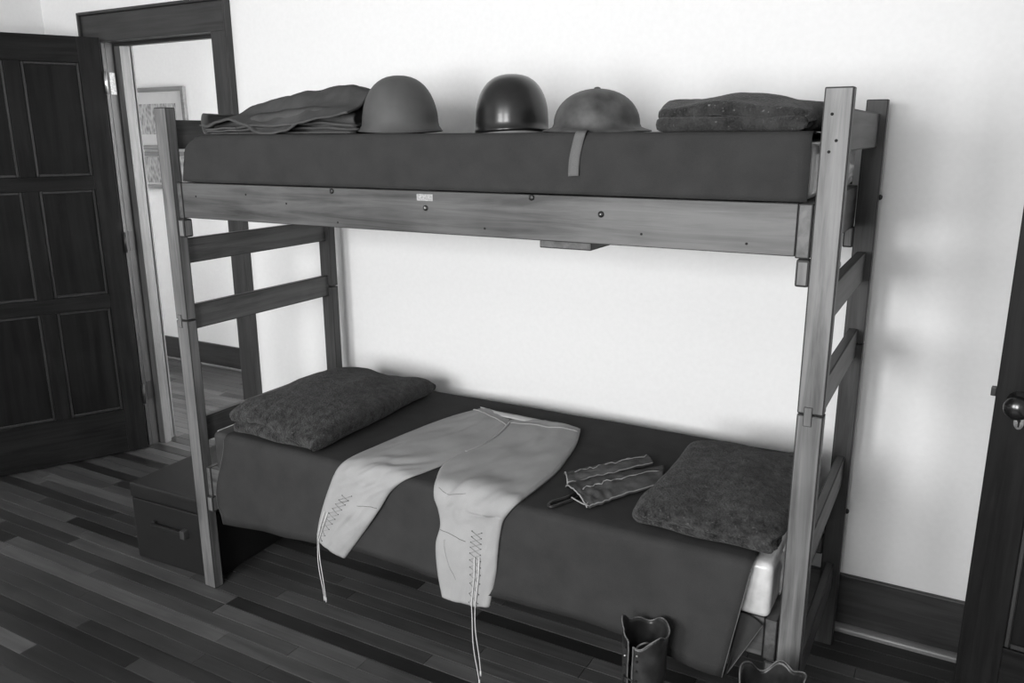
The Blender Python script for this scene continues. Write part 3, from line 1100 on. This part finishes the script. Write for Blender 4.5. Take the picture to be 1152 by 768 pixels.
# laced placket: eyelets, criss-cross lace and the loose ends
def lacing(pos, sa, sb, t0, t1, n, ends):
    pa = lambda f, s: pos(s[0]+(s[1]-s[0])*f, t0+(t1-t0)*f)
    bm = bmesh.new()
    lp, lq = [], []
    for i in range(n):
        f = i/(n-1)
        A, B = pa(f, sa), pa(f, sb)
        for P in (A, B):
            q = P+Vector((0, -.0012, .0004))
            bmesh.ops.create_icosphere(bm, subdivisions=1, radius=.0019, matrix=Matrix.Translation(q))
        lp.append(A if i % 2 == 0 else B)
        lq.append(B if i % 2 == 0 else A)
    obj('eyelets', bm, STITCH, br, kind='stuff')
    bm = bmesh.new()
    for pts_ in (lp, lq):
        tube(bm, [p+Vector((0, -.0022, .0005)) for p in pts_], 0.0008, n=4)
    obj('lace', bm, LACEG, br, smooth=True)
    for (s, z_end, dx) in ends:
        st_ = pos(s, t1)+Vector((0, -.004, 0))
        bm = bmesh.new()
        pts = []
        for i in range(14):
            f = i/13
            pts.append(st_+Vector((dx*f+.002*math.sin(f*7+s*20), -.006*math.sin(PI*f), (z_end-st_.z)*f)))
        mid = pos(s, t1-.16)+Vector((0, -.004, 0))
        tube(bm, [mid, pos(s, t1-.08)+Vector((0, -.004, 0))]+pts, .0016, n=5)
        tube(bm, [pts[-1]+Vector((0, 0, .008)), pts[-1]+Vector((0, 0, -.008))], .0026, n=6)
        obj('lace_end', bm, CORD, br, smooth=True)
lacing(posL, (.30, .06), (.46, .26), .70, .975, 10, [(.10, .165, .012), (.17, .163, .014)])
lacing(posR, (.58, .62), (.74, .80), .70, .985, 11, [(.68, .075, .022), (.76, .105, .016)])

# ------------------------------------------------------------------ canvas leggings between breeches and folded blanket
lg_rows = [
    ('canvas_legging', 'crumpled dark canvas legging with pale frayed edge beside the breeches', [(635, 535), (660, 530), (690, 523), (726, 516)], [(638, 547), (666, 540), (697, 533), (735, 524)], .0, 31.0),
    ('canvas_legging', 'dark laced canvas legging with pale rolled hem partly under the folded blanket', [(636, 550), (662, 543), (696, 536), (748, 528)], [(660, 574), (678, 569), (705, 559), (745, 547)], .002, 37.0)]
for (nm, lb, top, bot, lift, seed) in lg_rows:
    pc = surf(*catmull(top, .4))[0]
    lgt = thing(nm, lb, 'legging', tuple(pc), 'pair of leggings')
    def lp(s, t, k=1.0):
        a, b = catmull(top, s), catmull(bot, s)
        p, n = surf(a[0]+(b[0]-a[0])*t, a[1]+(b[1]-a[1])*t)
        h = lift+.004+k*(.016*(4*t*(1-t))**.5+.004*nz(s*7+seed, t*4, seed)+.005*nz(s*14, t*9+seed, 2))
        return p+n*max(.002, h)
    bm = bmesh.new()
    grid(bm, lambda u, v: lp(u, v), 40, 18)
    o = obj('canvas', bm, CANVAS, lgt, smooth=True)
    solid(o, .003, off=0)
    for tt in (.02, .98):
        bm = bmesh.new()
        tube(bm, [lp(i/30, tt)+Vector((0, 0, .001)) for i in range(31)], .0018 if tt > .5 else .0028, n=5)
        obj('piping', bm, CANVASL if tt > .5 or lift == 0 else CANVAS, lgt, smooth=True)
    bm = bmesh.new()
    tube(bm, [lp(.01, i/14)+Vector((0, 0, .001)) for i in range(15)], .0022, n=5)
    obj('rolled_hem', bm, CANVASL, lgt, smooth=True)
    bm = bmesh.new()
    tube(bm, [lp(i/26, .42+.05*math.sin(i*1.9))+Vector((0, 0, .002)) for i in range(4, 26)], .0016, n=5)
    obj('lace', bm, CANVASL, lgt, smooth=True)
    if lift > 0:
        bm = bmesh.new()
        P = [(648, 556), (636, 562), (622, 566), (617, 570), (622, 572), (636, 567), (650, 562)]
        pp = []
        for i in range(24):
            q = catmull(P, i/23)
            p, n = surf(*q)
            pp.append(p+n*.005)
        tube(bm, pp, .0045, n=6)
        obj('under_strap', bm, STRAPD, lgt, smooth=True)
        # curled pale lining at the open end
        bm = bmesh.new()
        P = [(645, 552), (655, 557), (662, 566), (659, 573), (650, 568), (643, 562)]
        pp = []
        for i in range(26):
            q = catmull(P, i/25)
            p, n = surf(*q)
            pp.append(p+n*(.007+.008*math.sin(PI*i/25)))
        tube(bm, pp, .0022, n=5)
        obj('curled_lining', bm, CANVASL, lgt, smooth=True)

# ------------------------------------------------------------------ foot locker
fl = thing('foot_locker', 'black painted foot locker on the floor under the left end of the bunk', 'trunk', (0, 0, 0))
FW, FD, FH = .405, .70, .311
obj('chest', bx(0, FW, 0, FD, 0.0, .250, bev=.006), LOCKER, fl)
obj('lid', bx(-.003, FW+.003, -.003, FD+.003, .252, FH, bev=.010, seg=3), LOCKER, fl)
hd = obj('handle', bx(.115, .285, -.022, -.010, .158, .172, bev=.004), IRON, fl)
obj('handle_mount', bx(.112, .128, -.012, .0, .152, .178, bev=.002), IRON, hd)
obj('handle_mount', bx(.270, .292, -.024, .0, .146, .178, bev=.002), LOCKTAB, hd)
place(fl, (-.398, .024, 0), math.radians(2.5))

# ------------------------------------------------------------------ tall laced boots in front of the bunk
def boot(label, c, ztop, rw, face, seed, flare=1.0):
    """c: shaft axis on the floor; face: direction the toe points (radians)"""
    b = thing('laced_boot', label, 'boot', (c[0], c[1], 0), 'pair of tall boots')
    fx, fy = math.cos(face), math.sin(face)
    C0 = Vector((c[0], c[1], 0))
    def loc(x, y, z):
        return C0+Vector((x*fx-y*fy, x*fy+y*fx, z))
    half = .13
    def shaft(u, v):
        a = half+(2*PI-2*half)*u
        z = .075+(ztop-.075)*v
        k = .78+.30*sstep(.15, .75, v)+.03*v
        if v > .9:
            k *= 1+.10*flare*(v-.9)*10*abs(nz(math.cos(a)*1.2, math.sin(a)*1.2, seed))*1.6
        k *= 1+.05*nz(math.cos(a)*1.5, v*5, seed+math.sin(a)*1.5)
        z -= .022*flare*sstep(.85, 1, v)*(nz(math.cos(a)*1.1+seed, math.sin(a)*1.1)*1.6+.55*math.exp(-((min(a, 2*PI-a))/.7)**2))
        open_ = 1+.0*v
        return loc(rw*1.05*k*math.cos(a)*open_+.012*(1-v), rw*k*math.sin(a), z)
    bm = bmesh.new()
    grid(bm, shaft, 56, 40)
    o = obj('shaft', bm, LEATHER, b, smooth=True)
    solid(o, .003)
    bm = bmesh.new()
    tube(bm, [shaft(i/55, 1)+Vector((0, 0, .001)) for i in range(56)], .0019, n=5)
    obj('top_binding', bm, LEATHERE, b, smooth=True)
    for e in (0, 1):
        bm = bmesh.new()
        tube(bm, [shaft(e, .25+.75*i/30) for i in range(31)], .0019, n=5)
        obj('edge_binding', bm, LEATHERE, b, smooth=True)
        for i in range(9):
            p = shaft(.035 if e == 0 else .965, .34+.072*i)
            q = p+(p-Vector((C0.x, C0.y, p.z))).normalized()*.002
            bm = bmesh.new()
            bmesh.ops.create_icosphere(bm, subdivisions=1, radius=.0034, matrix=Matrix.Translation(q))
            obj('eyelet', bm, STEEL if (i*7+e*3+int(seed)) % 4 == 0 else HOLE, b, smooth=True)
    bm = bmesh.new()
    def tongue(u, v):
        a = (u-.5)*.9
        return loc(rw*.80*math.cos(a)+.006, rw*.9*math.sin(a), .10+(ztop*.80-.10)*v)
    grid(bm, tongue, 8, 20)
    o = obj('tongue', bm, LEATHER, b, smooth=True)
    solid(o, .003)
    bm = bmesh.new()
    lp = []
    for i in range(9):
        A, B = shaft(.03, .30+.05*i), shaft(.97, .30+.05*i)
        lp += [A, B] if i % 2 else [B, A]
    tube(bm, [p+Vector((fx*.006, fy*.006, 0)) for p in lp], .0018, n=5)
    obj('lace', bm, STRAPD, b, smooth=True)
    # curled pull strap inside the opening
    bm = bmesh.new()
    pp = []
    for i in range(18):
        a = -1.2+i/17*4.2
        pp.append(loc(.010+.016*math.cos(a), .012*math.sin(a)*1.2, ztop-.045+.020*math.sin(a+.5)))
    tube(bm, pp, .0026, n=5)
    obj('pull_strap', bm, LEATHERE, b, smooth=True)
    # foot: loft of cross sections from heel to toe
    bm = bmesh.new()
    secs = [(-.055, .020, .06), (-.045, .034, .095), (-.01, .038, .105), (.04, .038, .10), (.09, .043, .075), (.14, .048, .060), (.18, .044, .050), (.205, .030, .038), (.215, .012, .028)]
    def foot(u, v):
        x, hw_, hz = catmull(secs, u)
        a = PI*v
        return loc(x, hw_*math.cos(a), .022+hz*math.sin(a)**.8)
    grid(bm, foot, 30, 16)
    obj('foot', bm, LEATHER, b, smooth=True)
    bm = bmesh.new()
    n = 36
    for (z0, z1, k, xm) in ((.012, .022, 1.06, 1), (.0, .012, 1.04, 0)):
        ring = []
        for i in range(30):
            u = i/29
            x, hw_, _ = catmull(secs, u)
            ring.append((x, hw_*k))
        if xm == 0:
            ring = [q for q in ring if q[0] < .02 or q[0] > .075]
        for part in ([q for q in ring if q[0] < .05], [q for q in ring if q[0] >= .05]) if xm == 0 else (ring,):
            pts = part+[(x, -y) for x, y in part[::-1]]
            lo = [bm.verts.new(loc(x, y, z0)) for x, y in pts]
            hi = [bm.verts.new(loc(x, y, z1)) for x, y in pts]
            bm.faces.new(lo[::-1]); bm.faces.new(hi)
            for i in range(len(pts)):
                j = (i+1) % len(pts)
                bm.faces.new((lo[i], lo[j], hi[j], hi[i]))
    obj('sole', bm, SOLE, b)
    return b
b1 = at(727, 700, 'y', -.115)
boot('tall dark leather laced boot standing open in front of the lower bunk', (b1.x, -.115), b1.z-.016, .047, math.radians(-108), 4.0)
b2p = at(866, 757, 'y', -.16)
boot('tall dark leather boot with slumped open top beside the right bed post', (b2p.x+.006, -.16), b2p.z-.018, .056, math.radians(-120), 9.0, flare=1.7)

# ------------------------------------------------------------------ framed pictures on the corridor wall
def pic_mat(name, seed):
    m, n, l, b = new_mat(name)
    tc = n.new('ShaderNodeTexCoord')
    mp = n.new('ShaderNodeMapping')
    mp.inputs['Scale'].default_value = (60, 60, 26)
    mp.inputs['Location'].default_value = (seed, 0, seed)
    l.new(tc.outputs['Object'], mp.inputs[0])
    v = n.new('ShaderNodeTexVoronoi')
    v.inputs['Scale'].default_value = 1.0
    l.new(mp.outputs[0], v.inputs['Vector'])
    r = n.new('ShaderNodeValToRGB')
    r.color_ramp.elements[0].position = 0.1
    r.color_ramp.elements[0].color = g3(.10)
    r.color_ramp.elements[1].position = 0.75
    r.color_ramp.elements[1].color = g3(.42)
    l.new(v.outputs['Distance'], r.inputs[0])
    l.new(r.outputs[0], b.inputs['Base Color'])
    b.inputs['Roughness'].default_value = 0.35
    return m
def picture(label, x0, x1, z0, z1, strips, fw=.028):
    y = HALL_Y
    p = thing('framed_picture', label, 'picture', ((x0+x1)/2, y, z0))
    bm = bmesh.new()
    for q in ((x0, x0+fw, z0, z1), (x1-fw, x1, z0, z1), (x0+fw, x1-fw, z0, z0+fw), (x0+fw, x1-fw, z1-fw, z1)):
        box(bm, q[0], q[1], y-.026, y-.001, q[2], q[3], bev=.003)
    obj('frame', bm, FRAMEW, p)
    obj('mount', bx(x0+fw, x1-fw, y-.012, y-.002, z0+fw, z1-fw), MAT_BOARD, p)
    for i, (a, b, c, d) in enumerate(strips):
        obj('print', bx(a, b, y-.0135, y-.012, c, d), pic_mat('group_photo_print', i*3.3+x0), p)
    return p
picture('wide wooden-framed group photograph hanging higher on the corridor wall', -3.2, -2.31, 1.50, 1.905, [(-3.12, -2.41, 1.60, 1.80)])
picture('wooden-framed picture hanging lower on the corridor wall below the group photograph', -3.2, -2.31, 1.235, 1.485, [(-3.15, -2.36, 1.275, 1.45)])

for o in bpy.data.objects:
    if '_base' in o:
        del o['_base']
